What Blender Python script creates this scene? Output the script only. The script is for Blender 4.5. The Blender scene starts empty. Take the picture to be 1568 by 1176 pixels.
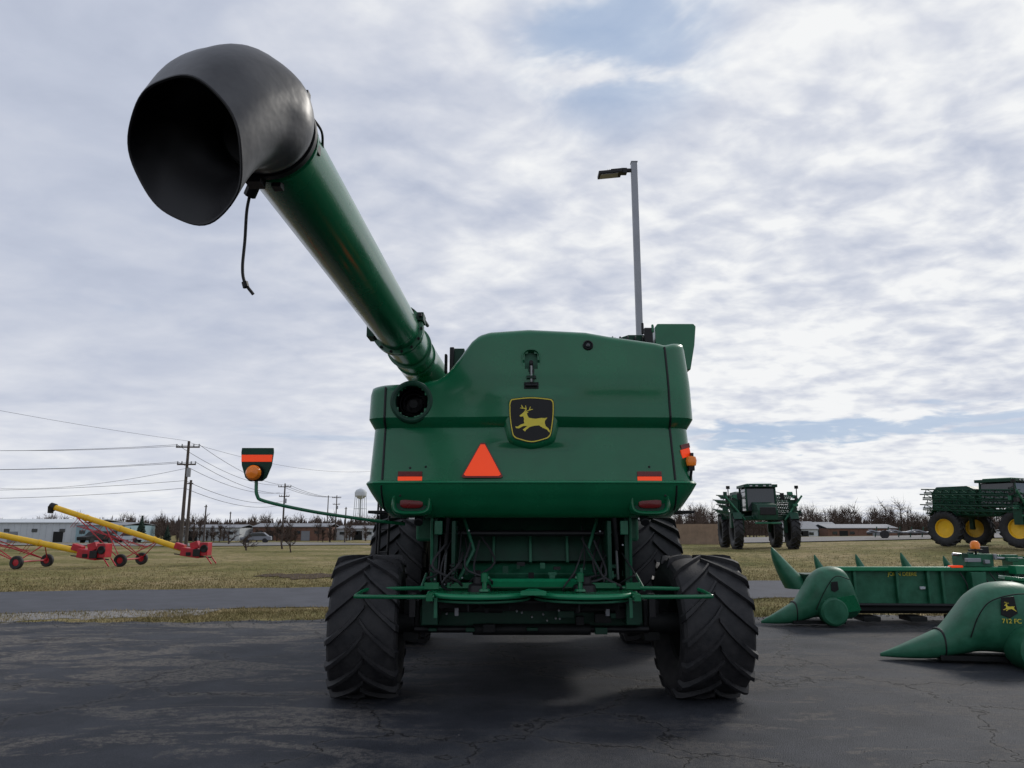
import bpy, math, random
import numpy as np
from mathutils import Vector, Matrix
random.seed(7); rng=np.random.default_rng(5)
D=bpy.data; SC=bpy.context.scene
COL=SC.collection
# ---------------------------------------------------------------- materials
def nt(name):
    m=D.materials.new(name); m.use_nodes=True
    n=m.node_tree.nodes; l=m.node_tree.links
    return m,n,l,n['Principled BSDF']
def mat(name,c,rough=.5,metal=0,var=.15,scale=6,bump=0.0,bscale=40,coat=0,emis=0,spec=.5,c2=None,detail=4):
    m,n,l,b=nt(name)
    tc=n.new('ShaderNodeTexCoord'); no=n.new('ShaderNodeTexNoise')
    no.inputs['Scale'].default_value=scale; no.inputs['Detail'].default_value=detail; no.inputs['Roughness'].default_value=.6
    l.new(tc.outputs['Object'],no.inputs['Vector'])
    r=n.new('ShaderNodeValToRGB'); r.color_ramp.elements[0].position=.3; r.color_ramp.elements[1].position=.7
    lo=[x*(1-var) for x in c]; hi=[min(1,x*(1+var)) for x in c]
    if c2: hi=list(c2)
    r.color_ramp.elements[0].color=(*lo,1); r.color_ramp.elements[1].color=(*hi,1)
    l.new(no.outputs['Fac'],r.inputs['Fac']); l.new(r.outputs['Color'],b.inputs['Base Color'])
    rr=n.new('ShaderNodeMapRange'); rr.inputs['To Min'].default_value=max(0,rough-.08); rr.inputs['To Max'].default_value=min(1,rough+.12)
    l.new(no.outputs['Fac'],rr.inputs['Value']); l.new(rr.outputs['Result'],b.inputs['Roughness'])
    b.inputs['Metallic'].default_value=metal
    b.inputs['Specular IOR Level'].default_value=spec
    b.inputs['Coat Weight'].default_value=coat; b.inputs['Coat Roughness'].default_value=.08
    if emis:
        b.inputs['Emission Color'].default_value=(*c,1); b.inputs['Emission Strength'].default_value=emis
    if bump:
        n2=n.new('ShaderNodeTexNoise'); n2.inputs['Scale'].default_value=bscale; n2.inputs['Detail'].default_value=3
        l.new(tc.outputs['Object'],n2.inputs['Vector'])
        bp=n.new('ShaderNodeBump'); bp.inputs['Strength'].default_value=bump; bp.inputs['Distance'].default_value=.02
        l.new(n2.outputs['Fac'],bp.inputs['Height']); l.new(bp.outputs['Normal'],b.inputs['Normal'])
    return m
GREEN=mat('green_paint',(.004,.130,.052),.24,var=.14,scale=1.7,bump=.03,bscale=5,spec=.42,coat=.25)
GREEN2=mat('green_paint_dusty',(.012,.115,.056),.45,var=.2,scale=5,bump=.1,bscale=30,spec=.4,c2=(.03,.16,.09))
GREENL=mat('lighter_green_edges',(.01,.21,.09),.3,var=.1)
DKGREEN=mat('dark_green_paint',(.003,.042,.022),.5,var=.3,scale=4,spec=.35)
BLACK=mat('black_plastic',(.008,.008,.009),.45,var=.3,spec=.35)
DARK=mat('dark_steel',(.008,.009,.009),.6,var=.4,scale=8,spec=.3)
RUB=mat('tyre_rubber',(.011,.012,.015),.6,var=.3,scale=9,bump=.15,bscale=60,c2=(.030,.029,.030),spec=.4)
BOOT=mat('boot_rubber',(.040,.041,.045),.42,var=.2,scale=3,bump=.4,bscale=5,c2=(.080,.080,.083))
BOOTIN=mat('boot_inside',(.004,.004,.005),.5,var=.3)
ORANGE=mat('orange_reflective_glow',(1,.07,.01),.5,var=.03,emis=.32)  # slight emission added so the markers look bright on shaded faces; not lamps
RED=mat('red_reflective',(.14,.006,.006),.25,var=.1)
REDBORDER=mat('dark_red_border',(.22,.01,.01),.4,var=.1)
AMBER=mat('amber_lens',(.85,.22,.02),.2,var=.1,emis=.06)
YEL=mat('yellow_paint',(.75,.45,.015),.4,var=.12,scale=3)
LOGOY=mat('logo_yellow',(.75,.62,.06),.5,var=.03)
REDP=mat('red_paint',(.40,.008,.02),.4,var=.25,scale=3)
CHROME=mat('steel',(.35,.35,.36),.35,metal=.9)
GALV=mat('galvanised_steel',(.30,.31,.33),.5,metal=.3,var=.1,scale=2)
GLASS=mat('dark_glass',(.015,.022,.026),.08,var=.1,spec=.8)
WOODP=mat('pole_wood',(.08,.065,.055),.85,var=.3,scale=5)
WIRE=mat('wire_black',(.015,.015,.017),.6)
WHITE=mat('white_metal_siding',(.50,.53,.55),.6,var=.08,scale=.4)
BLUEW=mat('blue_grey_siding',(.26,.38,.42),.6,var=.1,scale=.4)
ROOFG=mat('roof_grey',(.20,.21,.23),.7,var=.15,scale=.5)
TAN=mat('tan_fence_boards',(.27,.19,.13),.8,var=.2,scale=2)
BRICK=mat('brick_brown',(.16,.085,.06),.85,var=.2,scale=1)
BARK=mat('bare_bark',(.065,.048,.04),.9,var=.3,scale=3,spec=.1)
BARK2=mat('bare_twigs_distant',(.095,.072,.062),.95,var=.3,scale=.05,spec=.05)
PINE=mat('pine_needles',(.018,.04,.024),.8,var=.4,scale=2)
# ---------------------------------------------------------------- mesh builder
PAR=None
def group(name,loc=(0,0,0),rz=0):
    global PAR
    e=D.objects.new(name,None); e.empty_display_size=.3; e.location=loc; e.rotation_euler=(0,0,rz)
    COL.objects.link(e); PAR=e; return e
def top():
    global PAR; PAR=None
def nrm(v):
    v=np.array(v,float); return v/ (np.linalg.norm(v)+1e-12)
def smooth_path(pts,k=6):
    P=[np.array(p,float) for p in pts]
    P=[2*P[0]-P[1]]+P+[2*P[-1]-P[-2]]
    out=[]
    for i in range(1,len(P)-2):
        for j in range(k):
            t=j/k; a,b,c,d=P[i-1],P[i],P[i+1],P[i+2]
            out.append(.5*((2*b)+(-a+c)*t+(2*a-5*b+4*c-d)*t*t+(-a+3*b-3*c+d)*t**3))
    out.append(P[-2]); return out
class MB:
    def __init__(s): s.v=[];s.f=[];s.m=[];s.mats=[]
    def mi(s,m):
        if m not in s.mats: s.mats.append(m)
        return s.mats.index(m)
    def add(s,vs,fs,m):
        o=len(s.v); s.v.extend([tuple(float(c) for c in v) for v in vs]); k=s.mi(m)
        for f in fs: s.f.append(tuple(i+o for i in f)); s.m.append(k)
    def box(s,c,d,m,rx=0,ry=0,rz=0,taper=1):
        R=Matrix.Rotation(rz,3,'Z')@Matrix.Rotation(ry,3,'Y')@Matrix.Rotation(rx,3,'X')
        vs=[]
        for z in(-.5,.5):
            t=taper if z>0 else 1
            for x,y in((-.5,-.5),(.5,-.5),(.5,.5),(-.5,.5)):
                vs.append(Vector(c)+R@Vector((x*d[0]*t,y*d[1]*t,z*d[2])))
        s.add(vs,[(3,2,1,0),(4,5,6,7),(0,1,5,4),(1,2,6,5),(2,3,7,6),(3,0,4,7)],m)
    def loft(s,rings,m,caps=True,closed=True):
        n=len(rings[0]); vs=[p for r in rings for p in r]; fs=[]
        for i in range(len(rings)-1):
            for j in range(n if closed else n-1):
                k=(j+1)%n; fs.append((i*n+j,i*n+k,(i+1)*n+k,(i+1)*n+j))
        if caps: fs.append(tuple(range(n))[::-1]); fs.append(tuple(range((len(rings)-1)*n,len(rings)*n)))
        s.add(vs,fs,m)
    def sweep(s,pts,r,m,n=12,caps=True):
        P=[np.array(p,float) for p in pts]; rs=r if hasattr(r,'__len__') else [r]*len(P)
        T=[]
        for i in range(len(P)):
            a=P[max(i-1,0)]; b=P[min(i+1,len(P)-1)]; T.append(nrm(b-a))
        up=np.array([0,0,1.]) if abs(T[0][2])<.9 else np.array([1.,0,0])
        u=nrm(np.cross(T[0],up)); rings=[]
        for i in range(len(P)):
            u=nrm(u-np.dot(u,T[i])*T[i]); w=np.cross(T[i],u)
            rings.append([P[i]+rs[i]*(math.cos(2*math.pi*j/n)*u+math.sin(2*math.pi*j/n)*w) for j in range(n)])
        s.loft(rings,m,caps)
    def prism(s,poly,axis,a,b,m):
        def P(p,t):
            return (t,p[0],p[1]) if axis=='x' else ((p[0],t,p[1]) if axis=='y' else (p[0],p[1],t))
        s.loft([[P(p,a) for p in poly],[P(p,b) for p in poly]],m)
    def lathe(s,c,prof,axis,m,n=32,caps=False):
        rings=[]
        for a,r in prof:
            ring=[]
            for j in range(n):
                t=2*math.pi*j/n; q=(math.cos(t)*r,math.sin(t)*r)
                p={'x':(a,q[0],q[1]),'y':(q[0],a,q[1]),'z':(q[0],q[1],a)}[axis]
                ring.append((c[0]+p[0],c[1]+p[1],c[2]+p[2]))
            rings.append(ring)
        s.loft(rings,m,caps)
    def build(s,name,bevel=0,angle=35,loc=(0,0,0),rot=(0,0,0)):
        me=D.meshes.new(name); me.from_pydata(s.v,[],s.f)
        for m in s.mats: me.materials.append(m)
        me.polygons.foreach_set('material_index',s.m)
        me.polygons.foreach_set('use_smooth',[True]*len(me.polygons))
        me.update()
        import bmesh
        bm=bmesh.new(); bm.from_mesh(me)
        if len(bm.faces)<60000: bmesh.ops.recalc_face_normals(bm,faces=bm.faces)
        bm.to_mesh(me); bm.free()
        me.set_sharp_from_angle(angle=math.radians(angle))
        o=D.objects.new(name,me); COL.objects.link(o); o.location=loc; o.rotation_euler=rot
        if PAR: o.parent=PAR
        if bevel:
            q=o.modifiers.new('bev','BEVEL'); q.width=bevel; q.segments=2; q.limit_method='ANGLE'; q.angle_limit=math.radians(40)
        return o
def text(name,s,size,loc,m,rot=(math.pi/2,0,0),ext=.003):
    c=D.curves.new(name,'FONT'); c.body=s; c.size=size; c.extrude=ext; c.align_x='CENTER'; c.align_y='CENTER'; c.materials.append(m)
    o=D.objects.new(name,c); COL.objects.link(o); o.location=loc; o.rotation_euler=rot
    if PAR:o.parent=PAR
    return o
def sstep(t):
    t=np.clip(t,0,1); return t*t*(3-2*t)
# ---------------------------------------------------------------- terrain
def gz(x,y):
    d=y-(22.4+.188*x)
    rise=.5*sstep((d-1)/12)*sstep((x-1)/7)+ .014*np.clip(x-13,0,40)*sstep((d-1)/10)
    und=.05*np.sin(x*.21+1)*np.sin(y*.17)*sstep((d-.5)/6)
    fall=sstep((y-62)/90)
    return (rise*(1-fall))-1.4*fall+und
def ramp(n,els):
    r=n.new('ShaderNodeValToRGB'); e=r.color_ramp.elements
    e[0].position=els[0][0]; e[0].color=(*els[0][1],1); e[1].position=els[-1][0]; e[1].color=(*els[-1][1],1)
    for p,c in els[1:-1]:
        q=e.new(p); q.color=(*c,1)
    return r
def noise(n,l,vec,scale,detail=4,rough=.55,dist=0):
    t=n.new('ShaderNodeTexNoise'); t.inputs['Scale'].default_value=scale; t.inputs['Detail'].default_value=detail
    t.inputs['Roughness'].default_value=rough; t.inputs['Distortion'].default_value=dist; l.new(vec,t.inputs['Vector']); return t
def mapping(n,l,vec,sc=(1,1,1),rz=0,loc=(0,0,0)):
    m=n.new('ShaderNodeMapping'); m.inputs['Scale'].default_value=sc; m.inputs['Rotation'].default_value=(0,0,rz); m.inputs['Location'].default_value=loc
    l.new(vec,m.inputs['Vector']); return m.outputs['Vector']
def mixc(n,l,f,a,b,mode='MIX'):
    m=n.new('ShaderNodeMix'); m.data_type='RGBA'; m.blend_type=mode
    for k,v in((0,f),(6,a),(7,b)):
        if hasattr(v,'is_output'): l.new(v,m.inputs[k])
        else: m.inputs[k].default_value=v if k==0 else (*v,1)
    return m.outputs[2]
def mth(n,l,op,a,b=None,c=None,clamp=False):
    m=n.new('ShaderNodeMath'); m.operation=op; m.use_clamp=clamp
    for k,v in enumerate((a,b,c)):
        if v is None: continue
        if hasattr(v,'is_output'): l.new(v,m.inputs[k])
        else: m.inputs[k].default_value=v
    return m.outputs[0]
def mrange(n,l,v,a,b,c=0,d=1,smooth=False):
    m=n.new('ShaderNodeMapRange'); m.inputs['From Min'].default_value=a; m.inputs['From Max'].default_value=b; m.inputs['To Min'].default_value=c; m.inputs['To Max'].default_value=d
    if smooth: m.interpolation_type='SMOOTHSTEP'
    l.new(v,m.inputs['Value']); return m.outputs['Result']
# grass
GRASS,n,l,b=nt('dormant_grass')
P=n.new('ShaderNodeNewGeometry').outputs['Position']
a=noise(n,l,P,.16,4,.6); c=noise(n,l,P,2.2,5,.7); e=noise(n,l,P,30,2,.7)
r1=ramp(n,[(.36,(.135,.130,.045)),(.5,(.215,.185,.085)),(.64,(.30,.24,.14))]); l.new(a.outputs['Fac'],r1.inputs['Fac'])
r2=ramp(n,[(.34,(.5,.55,.42)),(.62,(1.25,1.2,1.15))]); l.new(c.outputs['Fac'],r2.inputs['Fac'])
r3=ramp(n,[(.3,(.6,.6,.6)),(.7,(1.3,1.3,1.3))]); l.new(e.outputs['Fac'],r3.inputs['Fac'])
o1=mixc(n,l,1.0,r1.outputs['Color'],r2.outputs['Color'],'MULTIPLY'); o1=mixc(n,l,1.0,o1,r3.outputs['Color'],'MULTIPLY')
l.new(o1,b.inputs['Base Color']); b.inputs['Roughness'].default_value=.95; b.inputs['Specular IOR Level'].default_value=.1
bp=n.new('ShaderNodeBump'); bp.inputs['Strength'].default_value=.5; bp.inputs['Distance'].default_value=.05; l.new(e.outputs['Fac'],bp.inputs['Height']); l.new(bp.outputs['Normal'],b.inputs['Normal'])
# asphalt
ASPH,n,l,b=nt('worn_asphalt')
P=n.new('ShaderNodeNewGeometry').outputs['Position']
f1=noise(n,l,P,95,2,.7); f2=noise(n,l,P,1.2,4,.65)
m1=mapping(n,l,P,(.34,.95,1),.12,(3.1,1.7,0)); w=noise(n,l,m1,1.1,7,.66,.9)
m2=mapping(n,l,P,(.5,1.3,1),-.6,(7,2,0)); w2=noise(n,l,m2,1.8,7,.70,.5)
base=ramp(n,[(.36,(.019,.0215,.028)),(.64,(.040,.043,.051))]); l.new(f2.outputs['Fac'],base.inputs['Fac'])
wr=ramp(n,[(.515,(0,0,0)),(.565,(1,1,1))]); l.new(w.outputs['Fac'],wr.inputs['Fac'])
wr2=ramp(n,[(.545,(0,0,0)),(.59,(.85,.85,.85))]); l.new(w2.outputs['Fac'],wr2.inputs['Fac'])
ff=noise(n,l,P,14,4,.8); fr=ramp(n,[(.42,(.15,.15,.15)),(.53,(1,1,1))]); l.new(ff.outputs['Fac'],fr.inputs['Fac'])
wm=mth(n,l,'MAXIMUM',wr.outputs['Color'],wr2.outputs['Color']); wm=mth(n,l,'MULTIPLY',wm,fr.outputs['Color'],clamp=True)
spx=n.new('ShaderNodeSeparateXYZ'); l.new(P,spx.inputs[0])
ed=mth(n,l,'ABSOLUTE',mth(n,l,'SUBTRACT',spx.outputs['X'],.4)); em=mrange(n,l,ed,.6,2.4,.15,1,True); wm=mth(n,l,'MULTIPLY',wm,em)  # fewer pale patches mid-lot: the combine's shade is put into the colour
wm=mth(n,l,'MULTIPLY',wm,mrange(n,l,spx.outputs['X'],1.5,4.5,1,.55,True))
col=mixc(n,l,wm,base.outputs['Color'],(.140,.128,.115))
ag=ramp(n,[(.3,(.45,.45,.45)),(.75,(1.8,1.8,1.8))]); l.new(f1.outputs['Fac'],ag.inputs['Fac'])
col=mixc(n,l,1.0,col,ag.outputs['Color'],'MULTIPLY')
vo=n.new('ShaderNodeTexVoronoi'); vo.feature='DISTANCE_TO_EDGE'; vo.inputs['Scale'].default_value=.42
vd=n.new('ShaderNodeVectorMath'); vd.operation='ADD'; nz=noise(n,l,P,.9,5,.65); l.new(P,vd.inputs[0])
vs=n.new('ShaderNodeVectorMath'); vs.operation='SCALE'; vs.inputs['Scale'].default_value=1.5; l.new(nz.outputs['Color'],vs.inputs[0]); l.new(vs.outputs[0],vd.inputs[1]); l.new(vd.outputs[0],vo.inputs['Vector'])
cr=ramp(n,[(.0,(1,1,1)),(.008,(0,0,0))]); l.new(vo.outputs['Distance'],cr.inputs['Fac'])
halo=ramp(n,[(.008,(.5,.5,.5)),(.05,(0,0,0))]); l.new(vo.outputs['Distance'],halo.inputs['Fac'])
hm=mth(n,l,'MULTIPLY',halo.outputs['Color'],fr.outputs['Color']); col=mixc(n,l,hm,col,(.085,.08,.075))
col=mixc(n,l,cr.outputs['Color'],col,(.006,.006,.007))
l.new(col,b.inputs['Base Color'])
l.new(mrange(n,l,wm,0,1,.68,.92),b.inputs['Roughness'])
b.inputs['Specular IOR Level'].default_value=.2
bp=n.new('ShaderNodeBump'); bp.inputs['Strength'].default_value=.8; bp.inputs['Distance'].default_value=.014
hh=mth(n,l,'SUBTRACT',f1.outputs['Fac'],cr.outputs['Color']); l.new(hh,bp.inputs['Height']); l.new(bp.outputs['Normal'],b.inputs['Normal'])
ROADM=mat('road_asphalt',(.075,.078,.09),.8,var=.22,scale=1.5,bump=.3,bscale=60,spec=.2,detail=7)
ROADP=mat('pale_pavement',(.19,.18,.17),.85,var=.2,scale=.3,spec=.2)
GRAVEL=mat('pale_gravel',(.22,.21,.20),.95,var=.4,scale=9,bump=.6,bscale=60,spec=.2)
DIRT=mat('bare_soil',(.07,.05,.035),.95,var=.4,scale=3,bump=.6,bscale=20,spec=.1)
def sheet(name,xs,yfun,zoff,m,rows=12):
    vs=[];fs=[]
    for x in xs:
        y0,y1=yfun(x)
        for k in range(rows+1):
            y=y0+(y1-y0)*k/rows; vs.append((x,y,float(gz(x,y))+zoff))
    for i in range(len(xs)-1):
        for k in range(rows):
            a=i*(rows+1)+k; fs.append((a,a+rows+1,a+rows+2,a+1))
    me=D.meshes.new(name); me.from_pydata(vs,[],fs); me.materials.append(m); me.polygons.foreach_set('use_smooth',[True]*len(fs))
    o=D.objects.new(name,me); COL.objects.link(o); return o
xs=np.concatenate([np.linspace(-2500,-150,14),np.linspace(-140,140,141),np.linspace(150,2500,14)])
ys=np.concatenate([np.linspace(-60,10,12),np.linspace(11,90,100),np.linspace(92,180,40),np.array([220,300,500,900,1600,3000])])
vs=[(x,y,float(gz(x,y))) for x in xs for y in ys]; ny=len(ys)
fs=[(i*ny+k,(i+1)*ny+k,(i+1)*ny+k+1,i*ny+k+1) for i in range(len(xs)-1) for k in range(ny-1)]
me=D.meshes.new('ground'); me.from_pydata(vs,[],fs); me.materials.append(GRASS); me.polygons.foreach_set('use_smooth',[True]*len(fs))
g=D.objects.new('ground',me); COL.objects.link(g)
axf=np.arange(-30,30.1,.12)
def lot_edge(x): return 14.25+.07*x+.10*math.sin(x*1.3)+.07*math.sin(x*3.7+1)+.05*math.sin(x*9)+.03*math.sin(x*21)
sheet('asphalt_lot',axf,lambda x:(-40,lot_edge(x)),.012,ASPH,6)
def near_e(x): return 17.05+.19*x+.06*math.sin(x*2.1)+.04*math.sin(x*5.3)+.03*math.sin(x*13)
def far_e(x): return 22.4+.188*x+.06*math.sin(x*1.7+2)+.04*math.sin(x*4.3)
sheet('road',axf,lambda x:(near_e(x),far_e(x)),.014,ROADM,6)
sheet('gravel_patch',np.arange(-14,-5.9,.1),lambda x:(lot_edge(x)+.25+max(0,(x+9)*.25)+.1*math.sin(x*5)+.06*math.sin(x*17), max(lot_edge(x)+.3+max(0,(x+9)*.25), near_e(x)+.1)),.008,GRAVEL,2)
sheet('distant_road',np.arange(-140,8,4.),lambda x:(66+.05*x,78+.05*x),.06,ROADP,8)
sheet('distant_parking_lot',np.arange(-140,-20,4.),lambda x:(98,135),.06,ROADP,8)
sheet('equipment_lot',np.arange(8,120,3.),lambda x:(50+.1*x,66+.1*x),.06,ROADP,8)
sheet('soil_patch',np.arange(-8.6,-5.1,.1),lambda x:(24.6+.3*math.sin(x*3)+.2*math.sin(x*11)+.5*abs(x+6.9), 27.4+.4*math.sin(x*2)+.2*math.sin(x*9)-.7*abs(x+6.9)),.02,DIRT,6)
def blades(name,N,samp,h0,h1,w,m):
    V=np.zeros((N*3,3)); X,Y=samp(N); ang=rng.uniform(0,math.pi,N); h=rng.uniform(h0,h1,N); Z=gz(X,Y)
    lean=rng.normal(0,.45,(N,2))*h[:,None]
    V[0::3]=np.c_[X-np.cos(ang)*w,Y-np.sin(ang)*w,Z]; V[1::3]=np.c_[X+np.cos(ang)*w,Y+np.sin(ang)*w,Z]
    V[2::3]=np.c_[X+lean[:,0],Y+lean[:,1],Z+h]
    me=D.meshes.new(name); me.from_pydata(V.tolist(),[],np.arange(N*3).reshape(-1,3).tolist()); me.materials.append(m)
    o=D.objects.new(name,me); COL.objects.link(o)
def samp(N):
    X=rng.uniform(-16,16,N*2); e0=np.array([lot_edge(x) for x in X]); e1=np.array([near_e(x) for x in X])
    Y=e0-.03+(e1-e0+.06)*rng.uniform(0,1,N*2)
    cl=np.sin(X*2.3+np.sin(Y*3))*np.sin(Y*2.9+X)
    k=((Y<e1+.03)&(Y>e0-.05))&~((X<-7)&(rng.uniform(0,1,N*2)<.6))&(rng.uniform(-1,1,N*2)<cl+.5); X=X[k][:N];Y=Y[k][:N]
    if len(X)<N: X=np.resize(X,N);Y=np.resize(Y,N)
    return X,Y
BL=mat('grass_blades',(.21,.185,.07),.9,var=.4,scale=1.1,spec=.1,c2=(.36,.29,.16))
blades('grass_strip',40000,samp,.02,.07,.008,BL)
def samp2(N):
    X=rng.uniform(-26,26,N); e1=np.array([far_e(x) for x in X]); return X,e1-.05+rng.exponential(3.5,N)
blades('grass_verge',50000,samp2,.02,.08,.012,BL)
V=[];F=[]
for i in range(2600):
    if i<1300: x=rng.uniform(-9,9); y=rng.uniform(2.2,13.5)
    else: x=rng.uniform(-14,14); y=lot_edge(x)-abs(rng.normal(0,.25))
    s=rng.uniform(.003,.007) if i<1300 else rng.uniform(.006,.02); k=len(V)
    for q in((-1,-.8,0),(1,-.6,0),(.1,1,0),(0,0,1)): V.append((x+q[0]*s*rng.uniform(.7,1.3),y+q[1]*s*rng.uniform(.7,1.3),.013+q[2]*s))
    F+=[(k,k+1,k+3),(k+1,k+2,k+3),(k+2,k,k+3)]
me=D.meshes.new('loose_stones'); me.from_pydata(V,[],F); me.materials.append(mat('stone',(.11,.105,.10),.9,var=.5,scale=3)); COL.objects.link(D.objects.new('loose_stones',me))

# ================================================================ COMBINE
OX,OY=.2,7.5
comb=group('combine_harvester',(OX,OY,0))
def Lc(X,Y,Z): return (X-OX,Y-OY,Z)
zp=[1.78,1.80,1.90,2.02,2.105,2.125,2.145,2.152,2.40,2.66,2.70,2.76,2.80,3.1,3.4,3.8]
yp=[.26,.19,.085,.0,-.035,-.04,-.032,.015,.055,.10,.115,.055,.03,.045,.09,.16]
wz=[1.78,1.9,2.05,2.125,2.16,2.66,2.70,2.80,3.2,3.8]
wv=[1.47,1.58,1.67,1.71,1.685,1.665,1.665,1.715,1.705,1.66]
tx=[-1.75,-1.51,-1.18,-.98,-.88,-.77,-.64,-.56,-.45,-.02,.6,.85,1.40,1.46,1.56,1.75]
tz=[3.14,3.165,3.175,3.22,3.29,3.44,3.63,3.70,3.735,3.765,3.735,3.69,3.615,3.60,3.63,3.66]
CR=.20
def ztop(x): return float(np.interp(x,tx,tz))
def prof(z): return float(np.interp(z,zp,yp))
def Wd(z): return float(np.interp(z,wz,wv))
def surfY(x,z):
    W=Wd(z); d=max(0,abs(x)-(W-CR)); d=min(d,CR*.999)
    y=prof(z)+CR*(1-math.sqrt(1-(d/CR)**2))
    y+=.05*(x/1.5)**2
    if z>2.78:
        y-=.05*float(sstep((x+.95)/.35))*float(sstep((z-2.9)/.4))*float(sstep((1.6-x)/.3))
    y-=.035*math.exp(-((x/.42)**4))*float(sstep((z-2.45)/.12))*float(sstep((3.12-z)/.12))
    return y
cols=[]
for yy in(4.2,3.0,2.0,1.2,.8,.55): cols.append(('L',yy))
for k in range(9): cols.append(('c',-1,90-k*10))
for k in range(-44,45): cols.append(('x',k/45))
for k in range(9)[::-1]: cols.append(('c',1,90-k*10))
for yy in(.55,.8,1.2,2.0,3.0,4.2): cols.append(('R',yy))
rowsz=[1.78,1.80,1.83,1.86,1.90,1.94,1.98,2.02,2.06,2.105,2.125,2.145,2.152]+list(np.linspace(2.17,2.66,16))+[2.70,2.73,2.76,2.80]
NR_up=26; RR=.09
V=[]
def colpt(c,z):
    W=Wd(z)
    if c[0]=='L': x=-W; yy=c[1]
    elif c[0]=='R': x=W; yy=c[1]
    elif c[0]=='c': x=c[1]*((W-CR)+CR*math.sin(math.radians(c[2]))*.9999); yy=None
    else: x=c[1]*(W-CR); yy=None
    y=surfY(x,z) if yy is None else max(yy,prof(z)+CR+.07)
    return x,y
for c in cols:
    colv=[]
    for z in rowsz:
        x,y=colpt(c,z); colv.append((x,y,z))
    x0,_=colpt(c,2.8); zt=ztop(x0)
    for k in range(1,NR_up+1):
        z=2.8+(zt-RR-2.8)*k/NR_up; x,y=colpt(c,z); colv.append((x,y,z))
    x,y=colpt(c,zt-RR)
    for k in range(1,7):
        a=math.radians(15*k); dx=RR*(1-math.cos(a))
        if c[0]in'LR' or (c[0]=='c' and c[2]>60): colv.append((x-math.copysign(dx,x),y+(dx if c[0]=='c' else 0),zt-RR+RR*math.sin(a)))
        else: colv.append((x,y+dx*1.3,zt-RR+RR*math.sin(a)))
    xl,yl,zl=colv[-1]
    for k,yy in enumerate((.5,1.1,2.0,3.2)):
        colv.append((xl*(1-.02*(k+1)),max(yl+.05*(k+1),yy) ,zl+ .008*(k+1)))
    V.append(colv)
nr=len(V[0]); flat=[p for c in V for p in c]; F=[]
for i in range(len(V)-1):
    for k in range(nr-1):
        ids=(i*nr+k,(i+1)*nr+k,(i+1)*nr+k+1,i*nr+k+1)
        cx=sum(flat[q][0] for q in ids)/4; cy=sum(flat[q][1] for q in ids)/4; cz=sum(flat[q][2] for q in ids)/4
        if cy<.5 and math.hypot(cx+1.24,cz-2.965)<.165: continue
        if cy<.5 and math.hypot(cx*1.35,(cz-3.39))<.115: continue
        F.append(ids)
mb=MB(); mb.add(flat,F,GREEN); mb.build('rear_hood',angle=28)
mb=MB()
for x0,za,zb in((-1.52,2.16,3.12),(1.44,2.16,3.56)):
    f=lambda z:x0+(.03*(2.8-z) if x0>0 else 0)
    mb.sweep([(f(z),surfY(f(z),z)-.001,z) for z in np.linspace(za,zb,60)],.012,BLACK,8)
    mb.sweep([(f(z)+.0,surfY(f(z),z)-.001,z) for z in np.linspace(1.86,2.10,12)],.009,BLACK,8)
mb.build('panel_seams')
mb=MB(); mb.sweep([(x,surfY(x,2.125)-.004,2.128) for x in np.linspace(-1.60,1.60,80)],.010,GREENL,8); mb.build('ledge_highlight')  # lighter green bead: light caught by the up-facing ledge, put into colour
mb=MB(); c=(-1.24,0,2.965); y0=surfY(-1.24,2.96)
mb.lathe((c[0],y0,c[2]),[(.03,.165),(-.01,.17),(-.02,.185),(-.022,.20),(-.012,.218),(.02,.228),(.05,.228)],'y',DKGREEN,48)
mb.lathe((c[0],y0,c[2]),[(-.01,.172),(.30,.165),(.32,.0)],'y',BLACK,40)
for r in(.14,.10): mb.lathe((c[0],y0+.1,c[2]),[(.02,r+.006),(.012,r),(.02,r-.006),(.2,r-.006)],'y',BLACK,32)
mb.lathe((c[0],y0+.1,c[2]),[(.05,.05),(.04,.045),(.04,.0)],'y',DARK,24)
mb.build('exhaust_vent')
def oval(cx,cz,y,a,b,n=40,p=.75):
    out=[]
    for j in range(n):
        t=2*math.pi*j/n; cs,sn=math.cos(t),math.sin(t)
        out.append((cx+a*math.copysign(abs(cs)**p,cs),y,cz+b*math.copysign(abs(sn)**p,sn)))
    return out
RZ=3.39; y0=surfY(0,RZ)
mb=MB()
mb.loft([oval(0,RZ,y0+.02,.108,.135),oval(0,RZ,y0-.008,.10,.13),oval(0,RZ,y0-.008,.09,.12),oval(0,RZ,y0+.07,.07,.10)],GREEN,caps=False)
mb.loft([oval(0,RZ,y0+.07,.07,.10),oval(0,RZ,y0+.072,.01,.01)],GREEN2,caps=False)
mb.build('hood_recess')
mb=MB()
mb.box((0,y0-.0,3.30),(.04,.05,.10),DARK); mb.box((0,y0-.03,3.21),(.10,.05,.03),DKGREEN)
mb.sweep([(-.045,y0-.04,3.21),(.045,y0-.04,3.21)],.016,BLACK,12); mb.sweep([(0,y0-.05,3.33),(0,y0-.03,3.16)],.012,CHROME,10)
mb.sweep([(0,y0-.04,3.37),(0,y0+.05,3.37)],.022,BLACK,16)
mb.box((0,y0-.005,3.125),(.15,.05,.07),DARK); mb.sweep([(-.06,y0-.035,3.125),(.06,y0-.035,3.125)],.018,BLACK,10)
mb.box((0,y0-.005,3.165),(.19,.03,.012),BLACK)
mb.sweep(smooth_path([(0,y0-.05,3.13),(.03,y0-.06,3.2),(.02,y0-.05,3.28)]),.005,WIRE,6)
mb.build('rear_camera',bevel=.006)
mb=MB(); yy=surfY(.6,3.56)
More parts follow.
